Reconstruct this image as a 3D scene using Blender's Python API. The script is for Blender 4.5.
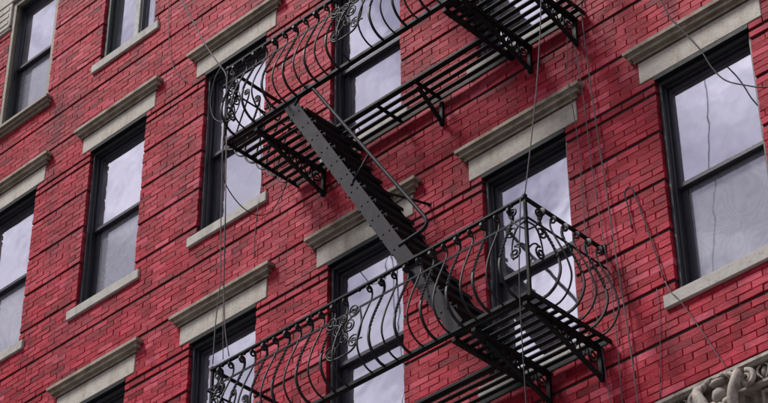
import bpy, math, random
from mathutils import Vector, Matrix

random.seed(7)
scene = bpy.context.scene
for o in list(bpy.data.objects):
    bpy.data.objects.remove(o)
C = scene.collection

# ------------------------------------------------------------------ camera
Z0 = 12.0                       # height of the lower lintels above the pavement
cam_d = bpy.data.cameras.new('camera')
cam = bpy.data.objects.new('camera', cam_d)
C.objects.link(cam)
right = Vector((0.7212157612, 0.6926985526, -0.0040670535))
down = Vector((-0.4173211269, 0.4298003771, -0.8006963925))
fwd = Vector((-0.5528932111, 0.5791721256, 0.5990565467))
rot = Matrix((right, -down, -fwd)).transposed()
CAM = Vector((15.377545, -10.370052, -10.405131 + Z0))
cam.matrix_world = Matrix.Translation(CAM) @ rot.to_4x4()
cam_d.sensor_width = 36.0
FPX = 2129.99
cam_d.lens = FPX / 768.0 * 36.0
cam_d.clip_end = 3000
scene.camera = cam
scene.render.resolution_x, scene.render.resolution_y = 1024, 537

# ------------------------------------------------------------------ sky and sun
SUN_DIR = Vector((-0.42, -0.50, 0.98)).normalized()      # towards the sun
world = bpy.data.worlds.new('World')
scene.world = world
world.use_nodes = True
nt = world.node_tree
nt.nodes.clear()
out = nt.nodes.new('ShaderNodeOutputWorld')
bg = nt.nodes.new('ShaderNodeBackground')
sky = nt.nodes.new('ShaderNodeTexSky')
sky.sky_type = 'NISHITA'
sky.sun_disc = False
sky.sun_elevation = math.asin(SUN_DIR.z)
sky.sun_rotation = math.atan2(SUN_DIR.x, SUN_DIR.y)
sky.air_density = 1.0
sky.dust_density = 2.0
tc = nt.nodes.new('ShaderNodeTexCoord')
mp = nt.nodes.new('ShaderNodeMapping')
mp.inputs['Scale'].default_value = (1.0, 1.0, 1.9)
nz = nt.nodes.new('ShaderNodeTexNoise')
nz.inputs['Scale'].default_value = 5.5
nz.inputs['Detail'].default_value = 9
nz.inputs['Roughness'].default_value = 0.56
nz.inputs['Distortion'].default_value = 0.35
cover = nt.nodes.new('ShaderNodeValToRGB')
cover.color_ramp.elements[0].position = 0.30
cover.color_ramp.elements[0].color = (0.45, 0.45, 0.45, 1)
cover.color_ramp.elements[1].position = 0.50
cover.color_ramp.elements[1].color = (1, 1, 1, 1)
nz2 = nt.nodes.new('ShaderNodeTexNoise')
nz2.inputs['Scale'].default_value = 15
nz2.inputs['Detail'].default_value = 7
cl = nt.nodes.new('ShaderNodeValToRGB')
cl.color_ramp.elements[0].position = 0.38
cl.color_ramp.elements[0].color = (6.0, 5.9, 7.4, 1)
cl.color_ramp.elements[1].position = 0.66
cl.color_ramp.elements[1].color = (17.5, 17.0, 18.5, 1)
mix = nt.nodes.new('ShaderNodeMixRGB')
L = nt.links.new
L(tc.outputs['Generated'], mp.inputs['Vector'])
L(mp.outputs['Vector'], nz.inputs['Vector'])
L(mp.outputs['Vector'], nz2.inputs['Vector'])
L(nz.outputs['Fac'], cover.inputs['Fac'])
L(nz2.outputs['Fac'], cl.inputs['Fac'])
L(cover.outputs['Color'], mix.inputs['Fac'])
L(sky.outputs['Color'], mix.inputs['Color1'])
# overcast luminance: (1 + 2 sin(elevation)) / 3, as for any evenly clouded sky
sep = nt.nodes.new('ShaderNodeSeparateXYZ')
cie = nt.nodes.new('ShaderNodeMapRange')
cie.inputs['From Min'].default_value = 0.0
cie.inputs['From Max'].default_value = 1.0
cie.inputs['To Min'].default_value = 0.45
cie.inputs['To Max'].default_value = 1.35
cmul = nt.nodes.new('ShaderNodeVectorMath')
cmul.operation = 'SCALE'
L(tc.outputs['Generated'], sep.inputs[0])
L(sep.outputs['Z'], cie.inputs['Value'])
L(cl.outputs['Color'], cmul.inputs[0])
L(cie.outputs['Result'], cmul.inputs['Scale'])
L(cmul.outputs['Vector'], mix.inputs['Color2'])
L(mix.outputs['Color'], bg.inputs['Color'])
bg.inputs['Strength'].default_value = 0.068
L(bg.outputs['Background'], out.inputs['Surface'])

sun_d = bpy.data.lights.new('sun', 'SUN')
sun_d.energy = 4.2
sun_d.angle = math.radians(12)
sun_d.color = (1.0, 0.965, 0.935)
sun = bpy.data.objects.new('sun', sun_d)
C.objects.link(sun)
sun.rotation_euler = SUN_DIR.to_track_quat('Z', 'Y').to_euler()
sun.location = (0, -20, 40)

scene.view_settings.view_transform = 'Standard'
scene.view_settings.look = 'None'
scene.view_settings.exposure = 0.02
scene.view_settings.gamma = 1.0
scene.view_settings.use_curve_mapping = False
scene.render.engine = 'CYCLES'

# ------------------------------------------------------------------ materials
def new_mat(name):
    m = bpy.data.materials.new(name)
    m.use_nodes = True
    n = m.node_tree
    b = n.nodes['Principled BSDF']
    return m, n, b

def ramp(n, stops, fac):
    r = n.nodes.new('ShaderNodeValToRGB')
    e = r.color_ramp.elements
    while len(e) < len(stops):
        e.new(0.5)
    for i, (p, c) in enumerate(stops):
        e[i].position = p
        e[i].color = (*c, 1) if len(c) == 3 else c
    n.links.new(fac, r.inputs['Fac'])
    return r.outputs['Color']

def noise(n, scale, detail=4, rough=0.5, vec=None, dist=0.0):
    t = n.nodes.new('ShaderNodeTexNoise')
    t.inputs['Scale'].default_value = scale
    t.inputs['Detail'].default_value = detail
    t.inputs['Roughness'].default_value = rough
    t.inputs['Distortion'].default_value = dist
    if vec is not None:
        n.links.new(vec, t.inputs['Vector'])
    return t.outputs['Fac']

def world_pos(n, scale=(1, 1, 1)):
    g = n.nodes.new('ShaderNodeNewGeometry')
    m = n.nodes.new('ShaderNodeMapping')
    m.inputs['Scale'].default_value = scale
    n.links.new(g.outputs['Position'], m.inputs['Vector'])
    return m.outputs['Vector']

def mixc(n, fac, a, b, mode='MIX'):
    m = n.nodes.new('ShaderNodeMixRGB')
    m.blend_type = mode
    for s, v in ((m.inputs['Fac'], fac), (m.inputs['Color1'], a), (m.inputs['Color2'], b)):
        if isinstance(v, (int, float)):
            s.default_value = v
        elif isinstance(v, tuple):
            s.default_value = (*v, 1)
        else:
            n.links.new(v, s)
    return m.outputs['Color']

def bump(n, b, h, strength, dist=0.01):
    k = n.nodes.new('ShaderNodeBump')
    k.inputs['Strength'].default_value = strength
    k.inputs['Distance'].default_value = dist
    n.links.new(h, k.inputs['Height'])
    n.links.new(k.outputs['Normal'], b.inputs['Normal'])

M = {}
# painted red brick: colour differs brick by brick, with faded and sooty patches
m, n, b = new_mat('brick')
at = n.nodes.new('ShaderNodeAttribute')
at.attribute_name = 'rnd'
col = ramp(n, [(0.0, (0.17, 0.008, 0.014)), (0.22, (0.28, 0.010, 0.022)), (0.55, (0.38, 0.014, 0.032)),
               (0.82, (0.45, 0.026, 0.052)), (1.0, (0.52, 0.07, 0.11))], at.outputs['Fac'])
streak = ramp(n, [(0.30, (0.58, 0.54, 0.56)), (0.52, (1, 1, 1)), (0.75, (1.15, 1.35, 1.3))], noise(n, 6.5, 7, 0.68, world_pos(n, (1.0, 1, 3.4))))
col = mixc(n, 1.0, col, streak, 'MULTIPLY')
wp = world_pos(n)
fade = ramp(n, [(0.48, (0, 0, 0)), (0.72, (1, 1, 1))], noise(n, 1.1, 6, 0.6, wp))
col = mixc(n, mixc(n, 1.0, fade, (0.42, 0.42, 0.42), 'MULTIPLY'), col, (0.52, 0.085, 0.125))
soot = ramp(n, [(0.47, (0, 0, 0)), (0.70, (0.85, 0.85, 0.85))], noise(n, 1.0, 7, 0.65, world_pos(n, (2.2, 1, 0.8))))
col = mixc(n, soot, col, (0.10, 0.008, 0.014))
fleck = ramp(n, [(0.70, (0, 0, 0)), (0.78, (0.6, 0.6, 0.6))], noise(n, 16, 5, 0.7, wp))
col = mixc(n, fleck, col, (0.55, 0.30, 0.33))
pits = ramp(n, [(0.27, (0.5, 0.5, 0.5)), (0.37, (1, 1, 1))], noise(n, 30, 6, 0.7, wp))
col = mixc(n, 1.0, col, pits, 'MULTIPLY')
n.links.new(col, b.inputs['Base Color'])
b.inputs['Roughness'].default_value = 0.52
b.inputs['Specular IOR Level'].default_value = 0.1
bump(n, b, noise(n, 42, 8, 0.7, wp), 0.8, 0.009)
M['brick'] = m

m, n, b = new_mat('mortar')
n.links.new(ramp(n, [(0.3, (0.10, 0.005, 0.010)), (0.7, (0.22, 0.008, 0.018))], noise(n, 9, 6, 0.6, world_pos(n))), b.inputs['Base Color'])
b.inputs['Roughness'].default_value = 0.85
bump(n, b, noise(n, 120, 4, 0.6, world_pos(n)), 0.5, 0.004)
M['mortar'] = m
m, n, b = new_mat('painted_bed_joint')
n.links.new(ramp(n, [(0.3, (0.23, 0.009, 0.019)), (0.7, (0.38, 0.015, 0.034))], noise(n, 9, 6, 0.6, world_pos(n))), b.inputs['Base Color'])
b.inputs['Roughness'].default_value = 0.7
b.inputs['Specular IOR Level'].default_value = 0.2
bump(n, b, noise(n, 120, 4, 0.6, world_pos(n)), 0.6, 0.004)
M['bed'] = m

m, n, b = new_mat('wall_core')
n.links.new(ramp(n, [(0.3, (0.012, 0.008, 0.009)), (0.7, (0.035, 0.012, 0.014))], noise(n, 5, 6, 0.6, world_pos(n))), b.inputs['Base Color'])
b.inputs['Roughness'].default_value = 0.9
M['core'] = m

def stone_mat(name, a, bb, stain, amt, rough=0.75, streak=(3, 3, 0.9)):
    m, n, b = new_mat(name)
    wp = world_pos(n)
    c = ramp(n, [(0.3, a), (0.7, bb)], noise(n, 7, 8, 0.65, wp))
    s = ramp(n, [(0.50, (0, 0, 0)), (0.70, (amt, amt, amt))], noise(n, 2.4, 7, 0.68, world_pos(n, streak)))
    c = mixc(n, s, c, stain)
    g = ramp(n, [(0.30, (0.55, 0.55, 0.55)), (0.45, (1, 1, 1))], noise(n, 55, 5, 0.7, wp))
    c = mixc(n, 1.0, c, g, 'MULTIPLY')
    n.links.new(c, b.inputs['Base Color'])
    b.inputs['Roughness'].default_value = rough
    bump(n, b, noise(n, 70, 7, 0.7, wp), 0.6, 0.008)
    return m
M['frieze'] = stone_mat('frieze_stone', (0.34, 0.305, 0.262), (0.48, 0.44, 0.385), (0.25, 0.18, 0.12), 0.65)
M['cornice'] = stone_mat('cornice_stone', (0.19, 0.150, 0.112), (0.41, 0.345, 0.27), (0.16, 0.070, 0.034), 0.85, streak=(3, 3, 3))
M['sill'] = stone_mat('sill_stone', (0.32, 0.30, 0.275), (0.45, 0.425, 0.39), (0.20, 0.17, 0.15), 0.6)
M['terracotta'] = stone_mat('terracotta', (0.22, 0.185, 0.155), (0.46, 0.41, 0.36), (0.10, 0.06, 0.04), 0.9, streak=(6, 6, 4))

def paint(name, base, rough, var=0.35, dust=None, scale=14, spec=0.5):
    m, n, b = new_mat(name)
    wp = world_pos(n)
    b.inputs['Specular IOR Level'].default_value = spec
    lo = tuple(x * (1 - var) for x in base)
    hi = tuple(x * (1 + var) for x in base)
    c = ramp(n, [(0.3, lo), (0.7, hi)], noise(n, scale, 7, 0.65, wp))
    if dust:
        d = ramp(n, [(0.55, (0, 0, 0)), (0.72, (0.7, 0.7, 0.7))], noise(n, 6, 8, 0.7, wp))
        c = mixc(n, d, c, dust)
    n.links.new(c, b.inputs['Base Color'])
    r = n.nodes.new('ShaderNodeMapRange')
    r.inputs['To Min'].default_value = rough - 0.1
    r.inputs['To Max'].default_value = rough + 0.16
    n.links.new(noise(n, 20, 5, 0.6, wp), r.inputs['Value'])
    n.links.new(r.outputs['Result'], b.inputs['Roughness'])
    bump(n, b, noise(n, 90, 5, 0.6, wp), 0.3, 0.004)
    return m
M['iron'] = paint('black_iron', (0.008, 0.0105, 0.0115), 0.5, dust=(0.014, 0.014, 0.016), spec=0.13)
M['bar'] = paint('satin_iron', (0.012, 0.013, 0.015), 0.48, dust=(0.03, 0.028, 0.03), spec=0.25)
M['worn'] = paint('worn_iron', (0.012, 0.0105, 0.016), 0.55, 0.25, dust=(0.026, 0.021, 0.027), spec=0.12)
M['frame'] = paint('window_frame_paint', (0.022, 0.024, 0.029), 0.42, 0.25, spec=0.35)
M['sash'] = paint('sash_paint', (0.038, 0.034, 0.046), 0.42, 0.2, spec=0.3)
M['tan'] = paint('tan_paint', (0.20, 0.165, 0.125), 0.55, 0.3, dust=(0.10, 0.085, 0.07))
M['green'] = paint('green_black_paint', (0.016, 0.024, 0.022), 0.45, 0.25)
M['peeling'] = paint('peeling_grey_paint', (0.30, 0.30, 0.29), 0.6, 0.45, dust=(0.06, 0.06, 0.06), scale=40)
M['cable'] = paint('grey_cable', (0.12, 0.105, 0.115), 0.7, 0.3, spec=0.2)
M['cable_dark'] = paint('dark_cable', (0.025, 0.023, 0.026), 0.6, 0.3, spec=0.25)
M['curtain'] = paint('curtain_cloth', (0.62, 0.60, 0.66), 0.9, 0.08)
M['room'] = paint('dim_room', (0.16, 0.155, 0.165), 0.9, 0.1)

def glass_mat(name, mirror, wav, screen=False):
    m = bpy.data.materials.new(name)
    m.use_nodes = True
    n = m.node_tree
    n.nodes.clear()
    o = n.nodes.new('ShaderNodeOutputMaterial')
    gl = n.nodes.new('ShaderNodeBsdfGlossy')
    gl.inputs['Roughness'].default_value = 0.03
    gl.inputs['Color'].default_value = (0.86, 0.84, 0.94, 1)
    tr = n.nodes.new('ShaderNodeBsdfTransparent')
    tr.inputs['Color'].default_value = (0.86, 0.86, 0.9, 1)
    mx = n.nodes.new('ShaderNodeMixShader')
    mx.inputs['Fac'].default_value = mirror
    k = n.nodes.new('ShaderNodeBump')
    k.inputs['Strength'].default_value = 1.0
    k.inputs['Distance'].default_value = wav
    wp = world_pos(n)
    n.links.new(noise(n, 3.2, 2, 0.4, wp), k.inputs['Height'])
    n.links.new(k.outputs['Normal'], gl.inputs['Normal'])
    n.links.new(tr.outputs[0], mx.inputs[1])
    n.links.new(gl.outputs[0], mx.inputs[2])
    last = mx.outputs[0]
    df = n.nodes.new('ShaderNodeBsdfDiffuse')
    m2 = n.nodes.new('ShaderNodeMixShader')
    if screen:
        # fine insect mesh in front of the lower pane: wavy interference of the weave
        fld = noise(n, 2.1, 1.5, 0.45, wp, 0.6)
        mm = n.nodes.new('ShaderNodeMath')
        mm.operation = 'MULTIPLY'
        mm.inputs[1].default_value = 120.0
        sn = n.nodes.new('ShaderNodeMath')
        sn.operation = 'SINE'
        n.links.new(fld, mm.inputs[0])
        n.links.new(mm.outputs[0], sn.inputs[0])
        ad = n.nodes.new('ShaderNodeMath')
        ad.operation = 'MULTIPLY_ADD'
        ad.inputs[1].default_value = 0.5
        ad.inputs[2].default_value = 0.5
        n.links.new(sn.outputs[0], ad.inputs[0])
        df_c = ramp(n, [(0.0, (0.38, 0.38, 0.43)), (1.0, (0.44, 0.44, 0.50))], ad.outputs[0])
        n.links.new(df_c, df.inputs['Color'])
        m2.inputs['Fac'].default_value = 0.42
    else:
        df.inputs['Color'].default_value = (0.6, 0.58, 0.66, 1)
        f = ramp(n, [(0.45, (0.03, 0.03, 0.03)), (0.75, (0.13, 0.13, 0.13))], noise(n, 4, 8, 0.7, wp))
        n.links.new(f, m2.inputs['Fac'])
    n.links.new(last, m2.inputs[1])
    n.links.new(df.outputs[0], m2.inputs[2])
    n.links.new(m2.outputs[0], o.inputs['Surface'])
    return m
M['glass'] = glass_mat('window_glass', 0.66, 0.0016)
M['glass_screen'] = glass_mat('screened_glass', 0.42, 0.0022, True)

m, n, b = new_mat('asphalt')
n.links.new(ramp(n, [(0.3, (0.04, 0.04, 0.042)), (0.7, (0.065, 0.064, 0.064))], noise(n, 3, 8, 0.7, world_pos(n))), b.inputs['Base Color'])
b.inputs['Roughness'].default_value = 0.85
M['asphalt'] = m
m, n, b = new_mat('concrete')
n.links.new(ramp(n, [(0.3, (0.25, 0.245, 0.235)), (0.7, (0.36, 0.35, 0.34))], noise(n, 2, 8, 0.7, world_pos(n))), b.inputs['Base Color'])
b.inputs['Roughness'].default_value = 0.85
M['concrete'] = m

# ------------------------------------------------------------------ mesh helpers
ORG = {}          # world origin of every object that may be a parent

def link(o, parent=None):
    C.objects.link(o)
    if parent is not None:
        o.parent = parent
        o.matrix_parent_inverse = Matrix.Translation(-ORG[parent.name])
    return o

def empty(name, loc, parent=None):
    o = bpy.data.objects.new(name, None)
    o.empty_display_size = 0.2
    o.location = loc
    link(o, parent)
    ORG[o.name] = Vector(loc)
    return o

def tag(o, label=None, cat=None, group=None, kind=None):
    if label: o['label'] = label
    if cat: o['category'] = cat
    if group: o['group'] = group
    if kind: o['kind'] = kind
    return o

class MB:
    def __init__(s):
        s.v, s.f, s.sm = [], [], []
    def add(s, vs, fs, smooth=False):
        k = len(s.v)
        s.v += [tuple(v) for v in vs]
        s.f += [tuple(i + k for i in f) for f in fs]
        s.sm += [smooth] * len(fs)
        return s
    def box(s, x0, x1, y0, y1, z0, z1, bev=0.0):
        if bev <= 0:
            vs = [(x, y, z) for x in (x0, x1) for y in (y0, y1) for z in (z0, z1)]
            fs = [(0, 1, 3, 2), (4, 6, 7, 5), (0, 4, 5, 1), (2, 3, 7, 6), (0, 2, 6, 4), (1, 5, 7, 3)]
            return s.add(vs, fs)
        # chamfered box: three quads of vertices per corner
        vs, idx = [], {}
        for i, (x, sx) in enumerate(((x0, 1), (x1, -1))):
            for j, (y, sy) in enumerate(((y0, 1), (y1, -1))):
                for k, (z, sz) in enumerate(((z0, 1), (z1, -1))):
                    for a in range(3):
                        p = [x + sx * bev, y + sy * bev, z + sz * bev]
                        p[a] = (x, y, z)[a]
                        idx[i, j, k, a] = len(vs)
                        vs.append(p)
        fs = []
        for a in range(3):
            o1, o2 = [t for t in range(3) if t != a]
            for e in (0, 1):
                q = []
                for u, w in ((0, 0), (1, 0), (1, 1), (0, 1)):
                    c = [0, 0, 0]; c[a] = e; c[o1] = u; c[o2] = w
                    q.append(idx[(*c, a)])
                fs.append(q)
        for a in range(3):           # edges along axis a
            o1, o2 = [t for t in range(3) if t != a]
            for u in (0, 1):
                for w in (0, 1):
                    c0 = [0, 0, 0]; c0[o1] = u; c0[o2] = w
                    c1 = list(c0); c1[a] = 1
                    fs.append((idx[(*c0, o1)], idx[(*c1, o1)], idx[(*c1, o2)], idx[(*c0, o2)]))
        for i in (0, 1):
            for j in (0, 1):
                for k in (0, 1):
                    fs.append((idx[i, j, k, 0], idx[i, j, k, 1], idx[i, j, k, 2]))
        return s.add(vs, fs)
    def tube(s, pts, r, n=8, square=False, twist=None, flat=1.0, up=None, caps=True):
        pts = [Vector(p) for p in pts]
        N = len(pts)
        T = []
        for i in range(N):
            t = pts[min(i + 1, N - 1)] - pts[max(i - 1, 0)]
            T.append(t.normalized() if t.length > 1e-9 else Vector((0, 0, 1)))
        u = Vector(up) if up else Vector((0, 0, 1))
        if abs(u.dot(T[0])) > 0.95:
            u = Vector((1, 0, 0)) if abs(T[0].x) < 0.9 else Vector((0, 1, 0))
        u = (u - T[0] * u.dot(T[0])).normalized()
        if square: n = 4
        vs, fs = [], []
        for i in range(N):
            if i:
                u = u - T[i] * u.dot(T[i])
                u.normalize()
            w = T[i].cross(u)
            rr = r[i] if isinstance(r, (list, tuple)) else r
            for k in range(n):
                a = 2 * math.pi * k / n + (math.pi / 4 if square else 0) + (twist[i] if twist else 0)
                q = 1.3 if square else 1.0
                vs.append(pts[i] + (u * math.cos(a) * flat + w * math.sin(a)) * rr * q)
        for i in range(N - 1):
            for k in range(n):
                k2 = (k + 1) % n
                fs.append((i * n + k, i * n + k2, (i + 1) * n + k2, (i + 1) * n + k))
        if caps:
            fs.append(tuple(range(n - 1, -1, -1)))
            fs.append(tuple(range((N - 1) * n, N * n)))
        return s.add(vs, fs, not square)
    def ball(s, c, r, seg=8, rings=5, sc=(1, 1, 1)):
        vs, fs = [], []
        for i in range(rings + 1):
            p = math.pi * i / rings
            for k in range(seg):
                a = 2 * math.pi * k / seg
                vs.append((c[0] + r * sc[0] * math.sin(p) * math.cos(a), c[1] + r * sc[1] * math.sin(p) * math.sin(a), c[2] + r * sc[2] * math.cos(p)))
        for i in range(rings):
            for k in range(seg):
                k2 = (k + 1) % seg
                fs.append((i * seg + k, (i + 1) * seg + k, (i + 1) * seg + k2, i * seg + k2))
        return s.add(vs, fs, True)
    def mesh(s, name, mat, origin):
        me = bpy.data.meshes.new(name)
        ox, oy, oz = origin
        me.from_pydata([(x - ox, y - oy, z - oz) for x, y, z in s.v], [], s.f)
        me.polygons.foreach_set('use_smooth', s.sm)
        me.materials.append(mat)
        me.update()
        return me
    def build(s, name, mat, parent=None, origin=None):
        if origin is None:
            lo = [min(v[i] for v in s.v) for i in range(3)]
            hi = [max(v[i] for v in s.v) for i in range(3)]
            origin = tuple((a + c) / 2 for a, c in zip(lo, hi))
        o = bpy.data.objects.new(name, s.mesh(name, M[mat], origin))
        o.location = origin
        link(o, parent)
        ORG[o.name] = Vector(origin)
        return o

def copy_to(o, loc, parent, rz=None, name=None):
    c = o.copy()
    if name: c.name = name
    c.location = loc
    if rz is not None: c.rotation_euler = (0, 0, rz)
    c.parent = None
    link(c, parent)
    ORG[c.name] = Vector(loc)
    return c

def copy_tree(o, off, parent):
    off = Vector(off)
    c = copy_to(o, Vector(o.location) + off, parent, o.rotation_euler.z)
    for ch in list(o.children):
        copy_tree(ch, off, c)
    return c

def smooth_path(ctrl, sub=6):
    P = [Vector(p) for p in ctrl]
    P = [P[0] * 2 - P[1]] + P + [P[-1] * 2 - P[-2]]
    r = []
    for i in range(1, len(P) - 2):
        a, b_, c, d = P[i - 1:i + 3]
        for j in range(sub):
            t = j / sub
            r.append(0.5 * ((2 * b_) + (c - a) * t + (2 * a - 5 * b_ + 4 * c - d) * t * t + (3 * b_ - a - 3 * c + d) * t ** 3))
    r.append(P[-2])
    return r

def to_px(p):
    d = Vector(p) - CAM
    k = d.dot(fwd)
    return 384 + FPX * d.dot(right) / k, 201.5 + FPX * d.dot(down) / k, k

# ------------------------------------------------------------------ ground
g = MB().add([(-900, -900, 0), (900, -900, 0), (900, 900, 0), (-900, 900, 0)], [(0, 1, 2, 3)]).build('ground', 'asphalt')
tag(g, kind='structure')
pv = MB().box(-40, 45, -4.2, 6, -0.05, 0.13, 0.01).build('pavement', 'concrete')
tag(pv, kind='structure')

# ------------------------------------------------------------------ the building
S, H = 1.75, 3.13869
WO = 0.436                # half width of a window opening
ZT, ZB = -0.02, -1.953    # top and bottom of an opening below the lintel line
XW0, XW1 = -6.0, 14.0
ZW0, ZW1 = -Z0, 9.6
GRID = {(0, 0), (1, 0), (2, 0), (3, 0), (4, 0), (5, 0), (0, 1), (1, 1), (2, 1), (3, 1), (4, 1), (5, 1), (0, 2), (1, 2), (2, 2)}
GRID = sorted(GRID)

bld = empty('brick_building', (4.0, 0.0, 0.0))
tag(bld, 'red painted brick facade with rows of tall sash windows under stone lintels', 'building')

def centre(c, r):
    return c * S, r * H

# core wall with openings, closed to a solid shell behind
BACK = 0.075
wall = MB()
xs = sorted({XW0, XW1} | {c * S + s * WO for c in range(0, 6) for s in (-1, 1)})
zs = sorted({ZW0, ZW1} | {r * H + t for r in range(0, 3) for t in (ZT, ZB)})
def is_open(x, z):
    for c, r in GRID:
        if abs(x - c * S) < WO and r * H + ZB < z < r * H + ZT:
            return True
    return False
for i in range(len(xs) - 1):
    for j in range(len(zs) - 1):
        x0, x1, z0, z1 = xs[i], xs[i + 1], zs[j], zs[j + 1]
        if is_open((x0 + x1) / 2, (z0 + z1) / 2): continue
        wall.add([(x0, BACK, z0 + Z0), (x1, BACK, z0 + Z0), (x1, BACK, z1 + Z0), (x0, BACK, z1 + Z0)], [(0, 1, 2, 3)])
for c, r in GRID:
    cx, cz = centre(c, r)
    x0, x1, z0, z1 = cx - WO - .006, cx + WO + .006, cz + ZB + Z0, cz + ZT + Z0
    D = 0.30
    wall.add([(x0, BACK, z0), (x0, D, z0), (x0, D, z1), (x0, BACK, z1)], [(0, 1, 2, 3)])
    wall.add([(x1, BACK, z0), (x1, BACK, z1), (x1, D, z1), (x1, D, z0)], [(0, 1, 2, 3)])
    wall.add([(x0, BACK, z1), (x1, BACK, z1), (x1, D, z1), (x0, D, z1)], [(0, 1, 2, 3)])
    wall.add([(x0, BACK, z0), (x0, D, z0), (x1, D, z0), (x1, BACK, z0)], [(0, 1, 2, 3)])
# shell: sides, back, roof
YB = 6.0
wall.add([(XW0, BACK, ZW0 + Z0), (XW0, YB, ZW0 + Z0), (XW0, YB, ZW1 + Z0), (XW0, BACK, ZW1 + Z0)], [(0, 1, 2, 3)])
wall.add([(XW1, BACK, ZW0 + Z0), (XW1, BACK, ZW1 + Z0), (XW1, YB, ZW1 + Z0), (XW1, YB, ZW0 + Z0)], [(0, 1, 2, 3)])
wall.add([(XW0, YB, ZW0 + Z0), (XW1, YB, ZW0 + Z0), (XW1, YB, ZW1 + Z0), (XW0, YB, ZW1 + Z0)], [(0, 1, 2, 3)])
wall.add([(XW0, BACK, ZW1 + Z0), (XW0, YB, ZW1 + Z0), (XW1, YB, ZW1 + Z0), (XW1, BACK, ZW1 + Z0)], [(0, 1, 2, 3)])
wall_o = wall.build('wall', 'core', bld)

# courses: groups of seven between deep raked joints, an extra joint below each lintel line
G0, H7, GH = 0.8435, H / 7.0, 0.027
BX0, BX1 = -3.2, 11.6
rows, bands = [], []
BAND_TOP = -2.80          # the ornamental band interrupts the brick here
for k in range(-18, 9):
    top, bot = G0 - k * H7 - GH / 2, G0 - (k + 1) * H7 + GH / 2
    pair = (k % 7 == 2)
    if pair:
        p = (top - bot - GH) / 7
        bands.append((top - p, top)); rows.append((top - p, top))
        t2 = top - p - GH
        bands.append((bot, t2))
        for i in range(6): rows.append((t2 - (i + 1) * p, t2 - i * p))
    else:
        p = (top - bot) / 7
        bands.append((bot, top))
        for i in range(7): rows.append((top - (i + 1) * p, top - i * p))

# what interrupts the brick: (x0, x1, z0, z1)
cuts = []
for c, r in GRID:
    cx, cz = centre(c, r)
    cuts.append((cx - WO, cx + WO, cz + ZB, cz + 0.02, True))
    if (c, r) == (0, 2):
        cuts.append((cx - 0.86, cx + 0.86, cz - 0.41, cz + 0.3, False))
        continue
    cuts.append((cx - 0.565, cx + 0.565, cz + 0.019, cz + 0.30, False))
    cuts.append((cx - 0.534, cx + 0.534, cz - 2.063, cz - 1.953, False))
cuts.append((-99, 99, -9, BAND_TOP, False))

def free_spans(z0, z1, frac=0.45):
    blk = []
    for a, b_, c0, c1, opening in cuts:
        ov = min(z1, c1) - max(z0, c0)
        if ov > frac * (z1 - z0): blk.append((a, b_, opening))
    blk.sort()
    x, spans, e0 = BX0, [], False
    for a, b_, op in blk:
        if b_ <= BX0 or a >= BX1: continue
        if a > x: spans.append((x, a, e0, op))
        if b_ > x: x = b_; e0 = op
        elif b_ == x: e0 = e0 or op
    if x < BX1: spans.append((x, BX1, e0, False))
    return spans

mort = MB()
MY = 0.009
for z0, z1 in bands:
    # slice the band where its free spans change
    zz = sorted({z0, z1} | {t for cc in cuts for t in (cc[2], cc[3]) if z0 < t < z1})
    for a, b_ in zip(zz, zz[1:]):
        if b_ - a < 0.004: continue
        for x0, x1, _, _ in free_spans(a, b_, 0.5):
            if x1 - x0 > 0.01:
                mort.box(x0 + 0.003, x1 - 0.003, MY, BACK + 0.004, a + Z0, b_ + Z0)
mo = mort.build('mortar', 'mortar', wall_o)
bed = MB()
for (z0, z1), (y0_, y1_) in zip(rows, rows[1:]):
    if abs(z0 - y1_) > 0.004 or z1 < BAND_TOP - .05 or z0 > 8.6: continue
    for x0, x1, _, _ in free_spans(z0 - .004, z0 + .004, 0.5):
        if x1 - x0 > 0.02:
            bed.box(x0 + 0.002, x1 - 0.002, 0.0022, BACK - .004, z0 - .0045 + Z0, z0 + .0045 + Z0)
bed.build('bed_joints', 'bed', wall_o)
joint_shade = MB()  # near-black strips standing in for the shade inside the grooves
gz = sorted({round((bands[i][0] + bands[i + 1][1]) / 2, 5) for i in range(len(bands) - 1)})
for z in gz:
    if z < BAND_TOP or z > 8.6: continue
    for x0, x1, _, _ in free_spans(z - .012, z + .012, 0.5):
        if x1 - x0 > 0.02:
            joint_shade.box(x0 + 0.004, x1 - 0.004, 0.011, BACK - .002, z - .0137 + Z0, z + .0137 + Z0)
joint_shade.build('raked_joint_shade', 'core', wall_o)

BL, JT = 0.205, 0.0062
def brick_shape(x0, x1, z0, z1, yb, y0, jit):
    e, o = 0.0026, 0.0024
    J = lambda: random.uniform(-jit, jit)
    tx, tz = random.uniform(-0.0018, 0.0018), random.uniform(-0.0015, 0.0015)
    xm, zm, hx, hz = (x0 + x1) / 2, (z0 + z1) / 2, max((x1 - x0) / 2, .01), max((z1 - z0) / 2, .01)
    fy = lambda x, z: y0 + tx * (x - xm) / hx + tz * (z - zm) / hz
    c = [(x0 + J(), z0 + J()), (x1 + J(), z0 + J()), (x1 + J(), z1 + J()), (x0 + J(), z1 + J())]
    s = [(1, 1), (-1, 1), (-1, -1), (1, -1)]
    inner = [(x + sx * e, fy(x, z), z + sz * e) for (x, z), (sx, sz) in zip(c, s)]
    outer = [(x, fy(x, z) + o, z) for x, z in c]
    back = [(x, yb, z) for x, z in c]
    vs = inner + outer + back
    fs = [(0, 1, 2, 3)]
    for i in range(4):
        j = (i + 1) % 4
        fs.append((4 + i, 4 + j, j, i))
        fs.append((8 + i, 8 + j, 4 + j, 4 + i))
    return vs, fs

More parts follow.
